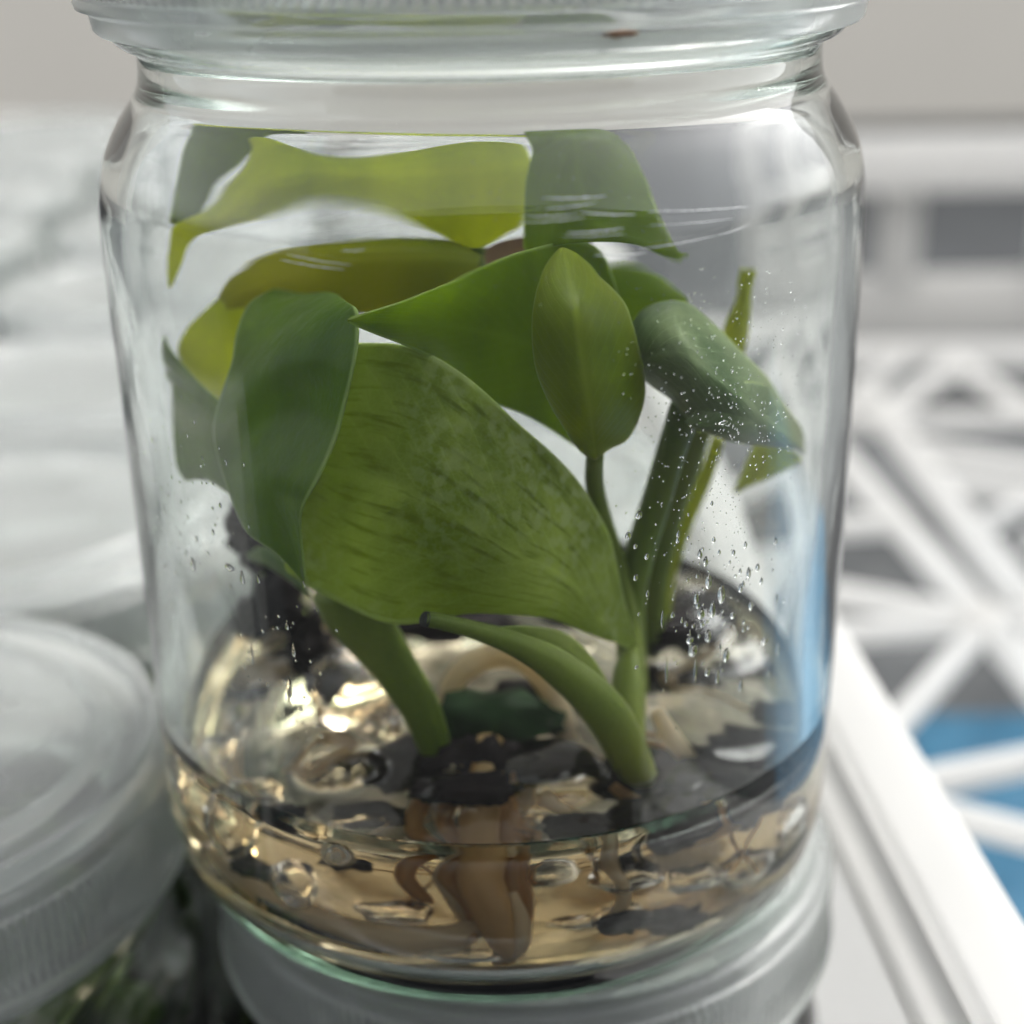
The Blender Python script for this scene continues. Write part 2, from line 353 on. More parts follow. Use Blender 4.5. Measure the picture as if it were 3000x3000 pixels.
# ------------------------------------------------------------------ leaf and stem builders
def leaf3(name, L, Mi, R, mat, parent, n=30, m=10, und=.008, thick=.007, clamp=.905):
    """blade lofted over three guide curves (left edge, midrib, right edge), each from base to tip"""
    c3 = lambda P: crom([clampin(uny(*p), clamp) for p in P], n)
    l, r = c3(L), c3(R)
    mid = c3(Mi) if isinstance(Mi, list) else (l+r)/2+np.array([0, Mi, 0])*np.sin(np.linspace(0.15, math.pi-.15, n))[:, None]
    vs = []; uv = []
    sd = random.random()*50
    for i in range(n):
        for j in range(m+1):
            q = 2*j/m-1
            p = l[i]*(q*(q-1)/2)+mid[i]*(1-q*q)+r[i]*(q*(q+1)/2)
            p = p+np.array([0, 1, .3])*und*noise.noise(Vector((p[0]*4+sd, p[1]*4, p[2]*4)))*2
            vs.append(clampin(p, .92)); uv.append((i/(n-1), j/m))
    fs = [(i*(m+1)+j, i*(m+1)+j+1, (i+1)*(m+1)+j+1, (i+1)*(m+1)+j) for i in range(n-1) for j in range(m)]
    o = link(name, vs, fs, mat, parent, uv=uv)
    s = o.modifiers.new('thickness', 'SOLIDIFY'); s.thickness = thick*S; s.offset = 0
    sb = o.modifiers.new('smooth', 'SUBSURF'); sb.levels = 1; sb.render_levels = 1
    return o
def tube(name, P, mat, parent, n=None, seg=16, flat=1.0, cap=True, zlist=False, nz=.04):
    """P: (px, py, Y, radius in px); or world points (x, y, z, r) when zlist"""
    Q = []
    for p in P:
        w3 = np.array(p[:3]) if zlist else uny(*p[:3])
        Q.append([*w3, p[3] if zlist else pxr(w3, p[3])])
    n = n or max(12, 5*len(P)); C = crom(Q, n); vs = []; fs = []; uv = []
    up = np.array([.0, 1, 0.2])
    for i in range(n):
        t = C[min(i+1, n-1), :3]-C[max(i-1, 0), :3]; t /= np.linalg.norm(t)+1e-9
        s = np.cross(t, up); s /= np.linalg.norm(s)+1e-9; u = np.cross(s, t)
        for j in range(seg):
            a = 2*math.pi*j/seg; rr = C[i, 3]*(1+nz*noise.noise(Vector((C[i, 0]*9+math.cos(a), C[i, 1]*9+math.sin(a), C[i, 2]*9))))
            vs.append(clampin(C[i, :3]+s*rr*math.cos(a)+u*rr*flat*math.sin(a), .926)); uv.append((i/(n-1), j/seg))
    for i in range(n-1):
        for j in range(seg):
            fs.append((i*seg+j, i*seg+(j+1) % seg, (i+1)*seg+(j+1) % seg, (i+1)*seg+j))
    if cap: fs += [tuple(range(seg))[::-1], tuple(range((n-1)*seg, n*seg))]
    return link(name, vs, fs, mat, parent, uv=uv)
def blob(name, c, r, mat, parent, sc3=(1, 1, 1), amp=.35, fr=2.2, sub=3, flip=False, clamp=.92, seed=None):
    bm = bmesh.new(); bmesh.ops.create_icosphere(bm, subdivisions=sub, radius=1)
    sd = random.random()*99 if seed is None else seed; vs = []
    for q in bm.verts:
        k = 1+amp*noise.noise(q.co*fr+Vector((sd, 0, 0)))+amp*.5*noise.noise(q.co*fr*2.5+Vector((sd, 5, 0)))
        vs.append(clampin(np.array([c[0]+q.co.x*r*sc3[0]*k, c[1]+q.co.y*r*sc3[1]*k, c[2]+q.co.z*r*sc3[2]*k]), clamp))
    fs = [tuple(x.index for x in fc.verts) for fc in bm.faces]; bm.free()
    return link(name, vs, fs, mat, parent)

# ------------------------------------------------------------------ gel in the middle jar
ZG = .52
lumps = [(-.45, .30, .20, .10), (-.62, -.05, .22, .06), (.55, .25, .25, .08), (.2, .55, .3, .10), (-.2, .6, .22, .12), (.62, -.3, .2, .02), (.72, .12, .16, .04), (.66, .4, .15, .06), (.5, .5, .12, .05), (-.35, -.1, .16, .05), (.1, .15, .2, -.04), (.13, -.56, .17, .065), (-.42, -.46, .13, .055), (-.1, -.62, .10, .03), (.45, -.52, .14, .015)]
v, f = gel_body(ZG, .028, 3.1, 160, 60, lumps)
tag(link('gel', v, f, M_gel), 'amber tinted clear gel filling the bottom of the middle jar', 'gel')

# ------------------------------------------------------------------ plantlets
P1 = empty('pothos_plantlet', (.36, -.4, ZG), 'pothos plantlet with the big variegated leaf lying across the front of the jar', 'plant', 'plantlets in the middle jar')
P2 = empty('pothos_plantlet', (-.17, -.45, ZG), 'pothos plantlet at left with glossy dark and yellow-green leaves against the glass', 'plant', 'plantlets in the middle jar')
P3 = empty('pothos_plantlet', (.45, .05, ZG), 'pothos plantlet at right with a rolled pale leaf and upright stems', 'plant', 'plantlets in the middle jar')

# A: big variegated leaf
leaf3('leaf', [(1866, 1918, -.30), (1790, 1868, -.42), (1660, 1832, -.55), (1540, 1812, -.62), (1400, 1808, -.66), (1250, 1822, -.68), (1150, 1824, -.67), (1050, 1797, -.64), (960, 1755, -.60), (890, 1705, -.55), (840, 1660, -.50)],
      [(1862, 1912, -.30), (1700, 1740, -.55), (1500, 1600, -.66), (1300, 1480, -.68), (1100, 1400, -.62), (880, 1330, -.45)],
      [(1866, 1905, -.30), (1856, 1850, -.34), (1828, 1750, -.38), (1805, 1650, -.42), (1782, 1560, -.45), (1742, 1480, -.48), (1690, 1400, -.50), (1600, 1305, -.54), (1500, 1220, -.57), (1400, 1135, -.58), (1290, 1062, -.56), (1180, 1015, -.52), (1060, 1003, -.48), (980, 1010, -.42)],
      ML_var, P1, n=40, m=18, und=.02)['label'] = 'largest leaf, variegated olive green with dark streaks'
# B: glossy leaf left
leaf3('leaf', [(903, 1712, -.71), (835, 1655, -.70), (745, 1552, -.60), (694, 1445, -.52), (655, 1350, -.46), (632, 1250, -.42), (655, 1150, -.38), (688, 1040, -.32), (700, 950, -.26), (732, 885, -.22), (800, 848, -.18)],
      [(903, 1705, -.72), (850, 1550, -.70), (800, 1400, -.62), (815, 1230, -.52), (850, 1100, -.58), (860, 1000, -.50), (880, 900, -.34), (880, 850, -.2)],
      [(905, 1700, -.73), (893, 1600, -.74), (898, 1490, -.75), (950, 1385, -.75), (998, 1275, -.73), (1032, 1130, -.70), (1056, 1010, -.67), (1060, 930, -.62), (1050, 885, -.55), (1000, 866, -.4)],
      ML_gloss, P2, n=40, m=16, und=.03)['label'] = 'glossy dark green leaf with a wrinkled highlight'
# C: yellow margin leaf behind B
leaf3('leaf', [(760, 1260, -.2), (650, 1178, -.1), (575, 1118, -.05), (508, 1045, 0), (530, 975, .02), (590, 915, .05), (645, 872, .08), (720, 850, .1)],
      -.06, [(860, 1250, -.2), (860, 1150, -.15), (860, 1050, -.1), (850, 950, 0), (800, 870, .1)], ML_yel, P2)['label'] = 'yellow-green leaf margin at the left'
# D: dark olive leaf reaching the left wall
leaf3('leaf', [(385, 985, .02), (420, 1060, .0), (470, 1105, -.05), (492, 1140, -.12), (496, 1230, -.16), (500, 1310, -.18), (506, 1372, -.18), (535, 1414, -.18)],
      [(400, 990, .0), (470, 1070, -.06), (560, 1150, -.18), (640, 1230, -.30), (660, 1310, -.34), (640, 1370, -.30), (600, 1400, -.24), (560, 1412, -.20)],
      [(420, 985, .0), (500, 1036, -.08), (585, 1122, -.20), (670, 1190, -.34), (760, 1290, -.44), (770, 1420, -.46), (700, 1450, -.40), (595, 1392, -.24)], ML_gloss, P2)['label'] = 'dark olive leaf reaching to the left wall of the glass'
# E: arching yellow-green leaf
leaf3('leaf', [(1418, 778, .05), (1344, 716, .05), (1268, 697, .05), (1150, 694, .02), (1040, 700, 0), (940, 722, -.02), (830, 750, -.03), (730, 787, -.04), (660, 832, -.05), (632, 885, -.06)],
      [(1410, 790, .02), (1250, 770, -.06), (1060, 775, -.08), (880, 800, -.1), (720, 850, -.1), (650, 890, -.08)],
      [(1400, 830, 0), (1330, 880, -.02), (1180, 920, -.04), (1060, 925, -.05), (940, 905, -.08), (800, 900, -.1), (660, 910, -.1)], ML_olive, P2)['label'] = 'arching yellow-green leaf'
# F: dark leaf pointing left
leaf3('leaf', [(1820, 900, -.25), (1790, 800, -.22), (1740, 735, -.22), (1680, 708, -.25), (1602, 726, -.3), (1500, 762, -.38), (1360, 812, -.48), (1200, 872, -.58), (1100, 906, -.66), (1022, 936, -.70)],
      [(1800, 1150, -.25), (1650, 1050, -.3), (1500, 990, -.36), (1300, 950, -.46), (1150, 940, -.58), (1022, 937, -.70)],
      [(1760, 1340, -.25), (1690, 1315, -.28), (1600, 1255, -.32), (1530, 1212, -.36), (1450, 1180, -.4), (1390, 1145, -.44), (1320, 1078, -.5), (1240, 1030, -.55), (1150, 990, -.6), (1080, 962, -.66), (1024, 938, -.70)],
      ML_dark, P1, n=36, m=14)['label'] = 'dark green leaf with its sharp tip pointing left'
# G: oval leaf
leaf3('leaf', [(1740, 1340, -.50), (1695, 1312, -.52), (1648, 1240, -.58), (1605, 1172, -.60), (1565, 1073, -.60), (1556, 948, -.58), (1570, 852, -.55), (1595, 793, -.50), (1642, 736, -.42)],
      [(1742, 1340, -.52), (1725, 1200, -.68), (1700, 1050, -.70), (1680, 900, -.66), (1645, 734, -.42)],
      [(1745, 1335, -.50), (1785, 1306, -.50), (1830, 1290, -.50), (1864, 1240, -.50), (1888, 1160, -.48), (1882, 1080, -.48), (1852, 948, -.46), (1820, 872, -.45), (1750, 806, -.44), (1690, 757, -.42), (1646, 735, -.42)],
      ML_mid, P1, n=34, m=14)['label'] = 'oval mid green leaf standing upright'
# H: leaf bent over at top right
leaf3('leaf', [(1530, 360, -.05), (1545, 430, -.1), (1562, 500, -.12), (1540, 580, -.14), (1532, 700, -.16), (1545, 760, -.2), (1650, 722, -.3), (1764, 713, -.32), (1857, 729, -.32), (1930, 762, -.30), (1975, 774, -.28), (2000, 772, -.27)],
      [(1680, 352, .0), (1690, 450, -.2), (1700, 560, -.25), (1740, 640, -.28), (1810, 680, -.3), (1900, 720, -.3), (1995, 769, -.27)],
      [(1750, 360, .05), (1800, 400, -.04), (1828, 455, -.1), (1873, 524, -.15), (1910, 586, -.2), (1945, 652, -.22), (1966, 716, -.25), (1990, 758, -.26), (2020, 758, -.26)],
      ML_dark, P3, n=38, m=14)['label'] = 'dark green leaf bent over near the shoulder of the jar'
def sh(px, py, Y): return (px, py+36*min(1, max(0, (740-py)/140)), Y)      # the shoulder of the glass lifts what stands behind it
# I: bright backlit leaf at the top
leaf3('leaf', [sh(*q) for q in [(1535, 425, .12), (1470, 402, .12), (1380, 398, .12), (1290, 425, .12), (1200, 462, .12), (1050, 486, .12), (920, 480, .12), (845, 445, .12), (780, 392, .15), (720, 396, .2), (735, 462, .15), (700, 520, .1), (615, 568, .05), (509, 636, .0), (485, 740, -.02), (484, 845, -.03)]],
      [sh(*q) for q in [(1560, 500, .1), (1450, 510, .05), (1250, 520, .02), (1050, 520, 0), (850, 520, 0), (700, 570, 0), (580, 650, 0), (520, 740, -.02), (490, 845, -.03)]],
      [sh(*q) for q in [(1562, 505, .1), (1540, 610, .1), (1480, 668, .1), (1430, 720, .08), (1390, 752, .05), (1340, 712, .05), (1265, 650, .05), (1145, 600, .06), (1000, 578, .06), (900, 578, .05), (762, 601, .04), (654, 644, .02), (599, 682, 0), (545, 738, -.02), (520, 790, -.03), (488, 848, -.03)]],
      ML_yel, P3, n=56, m=14, und=.006)['label'] = 'bright yellow-green backlit leaf under the shoulder'
tube('leaf_stalk', [(1398, 740, .06, 26), (1405, 790, .05, 16), (1420, 850, .02, 14)], ML_stem, P3)
# J: dark green leaf top left, K: strip standing in for leaf edges reflected in the shoulder
leaf3('leaf', [(900, 366, .25), (760, 352, .25), (640, 352, .22), (560, 362, .2), (548, 430, .15), (520, 500, .1), (500, 600, .06), (490, 660, .02)],
      .03, [(900, 385, .25), (800, 400, .22), (760, 450, .2), (740, 500, .18), (700, 540, .15), (620, 585, .1), (560, 640, .06), (496, 668, .02)], ML_dark, P2)['label'] = 'dark green leaf at the upper left'
leaf3('leaf', [(560, 352, .3), (800, 352, .3), (1050, 358, .3), (1300, 372, .3), (1560, 395, .2)], .12,
      [(560, 364, .0), (800, 364, .0), (1050, 372, -.02), (1300, 390, 0), (1560, 408, .05)], ML_yel, P3)['label'] = 'long green strip at the top standing in for reflected leaf edges'
# brown dry piece
leaf3('leaf', [(1400, 800, .3), (1430, 740, .3), (1500, 700, .3), (1620, 690, .3), (1735, 690, .3)], .05,
      [(1400, 860, .3), (1500, 880, .3), (1600, 890, .3), (1700, 890, .3), (1738, 850, .3)], M_dry, P3)['label'] = 'dry brown leaf behind the others'
# L: rolled pale leaf
leaf3('leaf', [(1855, 1060, -.30), (1843, 1000, -.3), (1852, 937, -.3), (1895, 897, -.3), (1950, 882, -.28), (2015, 887, -.25), (2062, 922, -.24), (2122, 978, -.22), (2188, 1046, -.2), (2250, 1106, -.16), (2313, 1200, -.12), (2362, 1262, -.08), (2412, 1332, -.05)],
      [(1870, 1090, -.36), (1900, 1040, -.50), (1985, 1020, -.58), (2080, 1090, -.56), (2170, 1165, -.50), (2260, 1240, -.38), (2340, 1295, -.22), (2412, 1334, -.05)],
      [(1880, 1105, -.32), (1920, 1140, -.34), (1965, 1170, -.36), (2000, 1220, -.38), (2040, 1258, -.40), (2073, 1268, -.40), (2115, 1283, -.38), (2160, 1295, -.35), (2280, 1311, -.25), (2362, 1320, -.15), (2414, 1336, -.05)],
      ML_pale, P3, n=40, m=16, und=.004)['label'] = 'rolled pale grey-green leaf with beads of water'
leaf3('leaf', [(2000, 1235, -.5), (2050, 1180, -.5), (2110, 1130, -.48), (2180, 1110, -.44), (2240, 1125, -.38)], -.07,
      [(2010, 1238, -.5), (2070, 1262, -.48), (2150, 1290, -.42), (2240, 1300, -.34), (2300, 1270, -.3)], ML_pale, P3, n=18, und=.002)['label'] = 'folded edge of the rolled leaf'
# M, N, tail
leaf3('leaf', [(1700, 830, 0), (1750, 795, 0), (1810, 786, 0), (1868, 792, 0), (1925, 810, 0), (1965, 835, 0), (2018, 882, 0)], -.05,
      [(1720, 900, 0), (1780, 930, 0), (1840, 950, 0), (1900, 940, 0), (1960, 920, 0), (2018, 892, 0)], ML_dark, P3)['label'] = 'dark green leaf behind the rolled leaf'
leaf3('leaf', [(2182, 1060, .15), (2140, 1020, .15), (2126, 975, .15), (2150, 915, .15), (2172, 866, .15), (2170, 830, .15), (2178, 793, .15)], -.03,
      [(2186, 1062, .15), (2200, 1000, .15), (2208, 930, .15), (2210, 866, .15), (2218, 830, .15), (2226, 793, .15)], ML_lime, P3)['label'] = 'narrow upright light green leaf'
leaf3('leaf', [(2424, 1345, -.02), (2340, 1325, 0), (2240, 1300, .05), (2205, 1350, .08), (2180, 1410, .1), (2162, 1455, .1)], -.03,
      [(2424, 1350, -.02), (2380, 1362, 0), (2320, 1385, .03), (2260, 1415, .06), (2200, 1440, .08), (2166, 1458, .1)], ML_lime, P3)['label'] = 'small yellow-green leaf tip below the rolled leaf'

# stems
tube('stem', [(1251, 1807, -.74, 22), (1300, 1815, -.73, 24), (1380, 1836, -.72, 27), (1496, 1874, -.70, 36), (1600, 1926, -.68, 50), (1700, 2004, -.66, 60), (1775, 2087, -.63, 66), (1822, 2170, -.6, 62), (1856, 2240, -.56, 54), (1880, 2300, -.52, 46)], ML_stem, P1)
tube('stem_cut', [(1247, 1806, -.742, 23), (1254, 1808, -.738, 23.5)], M_cut, P1, n=4)
leaf3('sheath', [(1450, 1832, -.70), (1560, 1832, -.68), (1660, 1860, -.64), (1740, 1930, -.60), (1800, 2030, -.56)], -.02,
      [(1480, 1880, -.70), (1580, 1930, -.68), (1660, 1990, -.66), (1740, 2070, -.62), (1790, 2140, -.58)], ML_stem, P1, n=20)
tube('leaf_stalk', [(1862, 1905, -.31, 22), (1845, 1950, -.36, 42), (1838, 2020, -.42, 48), (1845, 2100, -.48, 40), (1856, 2200, -.54, 30)], ML_stem, P1)
tube('leaf_stalk', [(1740, 1322, -.50, 26), (1738, 1400, -.42, 27), (1752, 1480, -.35, 28), (1778, 1580, -.3, 32), (1815, 1700, -.28, 34), (1840, 1850, -.28, 40), (1850, 2000, -.35, 40), (1850, 2100, -.42, 40)], ML_stem, P1)
tube('leaf_stalk', [(2040, 1190, -.42, 26), (2012, 1190, -.38, 50), (1985, 1260, -.33, 46), (1950, 1370, -.30, 44), (1915, 1490, -.28, 44), (1875, 1620, -.26, 46), (1850, 1740, -.24, 48), (1850, 1880, -.22, 44), (1860, 2020, -.2, 40)], ML_stem2, P3)
tube('leaf_stalk', [(2050, 1250, -.05, 42), (2010, 1380, -.02, 42), (1965, 1520, .02, 40), (1925, 1680, .06, 44), (1915, 1840, .1, 42), (1915, 1930, .12, 36)], ML_stem2, P3)
tube('leaf_stalk', [(2112, 1290, .1, 20), (2075, 1400, .12, 24), (2020, 1500, .14, 38), (1975, 1600, .16, 44), (1945, 1720, .18, 40), (1935, 1860, .15, 40)], ML_lime, P3)
tube('stem', [(1010, 1720, -.42, 95), (1045, 1790, -.42, 100), (1105, 1880, -.43, 82), (1165, 1965, -.44, 68), (1215, 2040, -.45, 62), (1250, 2110, -.45, 55), (1275, 2190, -.45, 46), (1290, 2260, -.45, 36)], ML_stem, P2, flat=.7)
tube('stem', [(690, 1500, .1, 34), (740, 1590, .15, 44), (785, 1680, .2, 50), (825, 1760, .25, 52), (855, 1850, .3, 50)], ML_stem2, P2)
leaf3('sheath', [(714, 1630, -.1), (760, 1605, -.15), (800, 1625, -.2), (850, 1670, -.25), (900, 1720, -.3)], -.02,
      [(730, 1645, -.1), (770, 1660, -.15), (820, 1690, -.2), (870, 1720, -.25), (920, 1760, -.3)], ML_pale, P2, n=16)
# dark tissue at the bases, plus blobs at left standing in for dark refractions
for (px, py, Y, r, s3, P) in [(1400, 2300, -.66, .07, (1.6, .6, .6), P2), (1290, 2300, -.6, .06, (1.5, .8, .5), P2), (1395, 2245, -.5, .115, (1.3, .8, .7), P2), (1240, 2260, -.42, .12, (1.3, .9, .6), P2), (1600, 2265, -.45, .09, (1.6, .8, .5), P1), (1880, 2330, -.5, .11, (1.5, .8, .5), P1), (1940, 2300, -.42, .1, (1.3, .8, .6), P1),
                              (900, 1990, .12, .10, (1.5, 1, .6), P2), (770, 1850, .3, .08, (1.6, 1, .6), P2), (1975, 1850, .15, .10, (1.7, 1, .5), P3), (2075, 1800, .3, .06, (1.8, 1, .5), P3), (1300, 1840, .2, .08, (2.6, 1, .4), P2), (1540, 2090, -.2, .10, (1.2, 1, .8), P1)]:
    blob('dark_tissue_and_refraction', uny(px, py, Y), r, M_rot_refr, P, s3, .5, 2.6)
for (px, py, Y, r) in [(705, 1535, .0, .05), (690, 1590, .0, .035), (740, 1640, .0, .045), (800, 1770, .1, .08), (900, 1900, .1, .07), (700, 1830, .2, .05), (960, 2040, .0, .07)]:
    blob('dark_tissue_and_refraction', uny(px, py, Y), r, M_rot_refr, P2, (1, 1, 1.2), .6, 2.6)
blob('green_bud', uny(1450, 2110, -.35), .10, M_bud, P2, (1.8, .8, .8), .4)
# roots: in the air and in the gel
tube('root', [(1290, 2120, -.3, 26), (1330, 2000, -.25, 34), (1420, 1930, -.2, 40), (1530, 1930, -.2, 42), (1610, 2010, -.22, 40), (1650, 2110, -.3, 34), (1680, 2220, -.38, 20)], M_root, P2)
tube('root', [(1920, 2080, -.42, 22), (1960, 2150, -.44, 30), (2000, 2220, -.46, 30), (2020, 2290, -.48, 18)], M_root, P1)
tube('root', [(690, 1730, .5, 18), (760, 1810, .5, 24), (830, 1890, .5, 22)], M_root, P2)
def W(x, y, z, r): return (x, y, z, r)
tube('root', [W(-.02, -.46, .56, .04), W(-.04, -.63, .47, .050), W(-.045, -.735, .38, .056), W(-.02, -.775, .30, .052), W(.005, -.785, .22, .042), W(.02, -.775, .16, .028), W(-.01, -.74, .125, .012)], M_rootp, P2, zlist=True, n=30)['label'] = 'thick pale amber root reaching the bottom of the gel'
for k in (0, 1, 4, 7, 8):
    dx = (k-4)*.022; a = random.uniform(-.02, .02); e_ = random.uniform(0, .06)
    tube('root', [W(-.05+dx*.6, -.54, .54, .024), W(-.06+dx+a, -.65+abs(dx), .46, .026), W(-.05+dx*1.1-a, -.74+abs(dx), .38, .025), W(-.03+dx*.9+a, -.785+abs(dx), .30, .022), W(-.01+dx*.8, -.79+abs(dx), .22+e_*.5, .017), W(-.02+dx*.7, -.77, .15+e_, .008)],
         M_rootb if k % 3 else M_root, P2, zlist=True, n=24, seg=10)
tube('root', [W(.03, -.76, .34, .012), W(.05, -.79, .26, .024), W(.04, -.79, .19, .026), W(-.02, -.77, .14, .014)], M_root, P2, zlist=True)
tube('root', [W(.1, -.5, .40, .02), W(-.05, -.72, .22, .032), W(-.30, -.74, .19, .038), W(-.5, -.64, .20, .036), W(-.70, -.42, .23, .03), W(-.80, -.15, .28, .015)], M_root, P2, zlist=True)
tube('root', [W(-.12, -.5, .5, .03), W(-.2, -.6, .42, .03), W(-.22, -.66, .34, .025), W(-.16, -.68, .27, .012)], M_rootb, P2, zlist=True)
tube('root', [W(.30, -.6, .5, .02), W(.4, -.68, .44, .025), W(.52, -.66, .42, .02), W(.68, -.5, .40, .012)], M_rootb, P1, zlist=True)
tube('root', [W(.12, -.60, .46, .02), W(.25, -.72, .40, .022), W(.3, -.76, .30, .02), W(.24, -.78, .22, .014)], M_root, P1, zlist=True)
for (x, y, z, r, P) in [(.58, -.52, .45, .13, P1), (.40, -.70, .46, .09, P1), (.74, -.40, .45, .11, P1), (.20, -.76, .47, .06, P1), (.84, -.22, .44, .07, P1), (.3, -.8, .25, .05, P1), (-.6, -.5, .25, .06, P2), (-.33, -.62, .38, .07, P2), (.42, -.66, .17, .06, P1), (-.02, -.2, .42, .15, P2),
                       (.62, .42, .36, .10, P3), (.80, .10, .38, .07, P3), (.3, .62, .34, .08, P3), (-.6, .45, .34, .09, P2), (-.78, .05, .38, .06, P2), (.55, .05, .38, .11, P3)]:
    blob('dark_tissue_and_refraction', (x, y, z), r, M_rot_refr, P, (1.4, .9, .5), .5, 2.6)

for k in range(16):
    a = random.uniform(.0, 3.3); r0 = random.uniform(.45, .84); x, y = r0*math.cos(a), r0*math.sin(a)
    if k % 2: blob('brown_tissue', (x, y, .50), random.uniform(.03, .08), M_rootb if k % 4 == 1 else M_root, (P2 if x < 0 else P3), (1.6, 1, .6), .6, 2.4)
    else:
        pts = [W(x+.12*math.sin(q*1.1+k), y+.05*q-.1, .50+.06*math.sin(q+k), .022*(1-q/8)) for q in range(6)]
        tube('root', pts, M_root, (P2 if x < 0 else P3), zlist=True, n=20, seg=8)
# gel chunks and air pockets
chunks = [(1050, 2040, -.15, .13, 'faceted clear gel lump glinting gold left of the front stem'), (1130, 2150, -.3, .06, 'small clear gel lump under the faceted lump'), (1080, 2160, -.3, .06, 'round clear gel lump beside the left stem base')]
for px, py, Y, r, lb in chunks:
    tag(blob('gel_lump', uny(px, py, Y), r, M_gelchunk, None, (1.1, 1, 1.1), .35, 1.5, sub=2), lb, 'gel lump')
def wallpt(px, py, z=None, r=.86): return uncyl(px, py, r)
bub = [(-.66, -.50, .36, .085, (1, .6, 1.1), 'large flattened air pocket against the left front of the gel'), (.28, -.70, .22, .045, (1.3, 1, .8), 'small ring shaped air bubble near the bottom of the gel at right'),
       (.18, -.68, .20, .03, (2, 1, .6), 'cluster of tiny pinkish bubbles beside the amber root'), (-.25, -.74, .27, .05, (1.8, .8, .6), 'bright flat air pocket left of the amber root'), (.12, -.66, .36, .06, (1.3, 1, .7), 'domed air bubble right of the amber root'),
       (-.80, -.30, .40, .06, (.8, 1, 1.2), 'air pocket at the far left edge of the gel'), (.48, -.68, .30, .05, (1.6, .8, .7), 'long air pocket in the right half of the gel')]
bub += [(-.5, -.66, .30, .05, (1.2, .7, 1.3), 'upright air pocket right of the large flattened one'), (-.36, -.70, .42, .045, (1.6, .8, .7), 'air pocket just under the gel surface left of the roots'),
        (.62, -.60, .26, .06, (1.4, .8, .9), 'rounded air pocket low in the right of the gel'), (.30, -.74, .36, .055, (1.5, .8, .8), 'bright air pocket under the dark bar of tissue at right'),
        (-.1, -.80, .17, .035, (2.4, .6, .5), 'thin air pocket at the base left of the root tips'), (.75, -.42, .28, .06, (1, 1, 1.3), 'air pocket at the right edge of the gel'), (-.72, -.42, .22, .04, (1, .8, 1), 'small air pocket low at the left of the gel')]
for k in range(5):
    a = random.uniform(-2.9, -.2); r0 = random.uniform(.2, .6); P_ = [P1, P2, P3][k % 3]; pts = []
    x, y, z = r0*math.cos(a), r0*math.sin(a), .50
    for q in range(6):
        pts.append(W(x, y, z, .012*(1-q/7))); a2 = a+random.uniform(-1.2, 1.2); x += .11*math.cos(a2); y += .11*math.sin(a2); z = max(.14, z-random.uniform(.02, .1))
    tube('root_hair', pts, M_root if k % 2 else M_rootb, P_, zlist=True, n=22, seg=8)
for x, y, z, r, s3, lb in bub:
    tag(blob('air_pocket', (x, y, z), r*1.1, M_air, None, s3, .25, 1.6), lb, 'bubble', 'air pockets in the gel')

# ------------------------------------------------------------------ water drops on the inner wall
def inner(px, py):
    p = uncyl(px, py, .944)
    return None if p is None else uncyl(px, py, float(np.interp(p[2], [.5, .8, 1.3, 1.8], [.930, .930, .945, .953])))
def dropmesh(items):
    bm = bmesh.new(); bmesh.ops.create_icosphere(bm, subdivisions=2, radius=1)
    bv = np.array([q.co[:] for q in bm.verts]); bf = [tuple(x.index for x in fc.verts) for fc in bm.faces]; bm.free()
    vs = []; fs = []
    for (p, rw, rh, dep) in items:
        a = math.atan2(p[1], p[0]); n_ = np.array([math.cos(a), math.sin(a), 0]); t_ = np.array([-math.sin(a), math.cos(a), 0]); z_ = np.array([0, 0, 1])
        k = len(vs); jj = 1+.25*np.array([noise.noise(Vector(b)*1.5+Vector((p[0]*40, p[2]*40, 0))) for b in bv])
        for b, q in zip(bv, jj):
            tap = 1-.35*b[2] if rh > rw*1.5 else 1
            vs.append(p+t_*b[0]*rw*q*tap+z_*b[2]*rh*q-n_*b[1]*dep)
        fs += [tuple(i+k for i in fc) for fc in bf]
    return vs, fs
items = []
def scatter(n, x0, x1, y0, y1, r0, r1, dens=lambda x, y: 1, el=1.1):
    for _ in range(n):
        px, py = random.uniform(x0, x1), random.uniform(y0, y1)
        if random.random() > dens(px, py): continue
        p = inner(px, py)
        if p is None: continue
        r = random.uniform(r0, r1)**1.0; items.append((p, r, r*random.uniform(.9, el), r*.38))
scatter(3200, 1750, 2420, 780, 1900, .0011, .0026, lambda x, y: math.exp(-((x-2110)/210)**2-((y-1260)/380)**2)*(.25+.75*min(1, 3*abs(noise.noise(Vector((x/70, y/70, 0)))))))
scatter(380, 1780, 2360, 1450, 2150, .0016, .0058, lambda x, y: math.exp(-((x-2080)/170)**2-((y-1780)/190)**2), 1.9)
scatter(420, 430, 760, 1150, 2000, .0014, .005, lambda x, y: math.exp(-((x-540)/110)**2-((y-1520)/260)**2), 1.9)
scatter(120, 700, 1000, 1750, 2150, .002, .005, lambda x, y: .5, 1.5)
scatter(60, 1350, 1900, 400, 900, .001, .002)
scatter(30, 1960, 2300, 1600, 1980, .006, .012, lambda x, y: math.exp(-((x-2100)/130)**2-((y-1760)/150)**2), 2.6)
tag(link('condensation', *dropmesh(items), M_water), 'fine beads of condensation on the inside of the middle jar', 'water drops', kind='stuff')
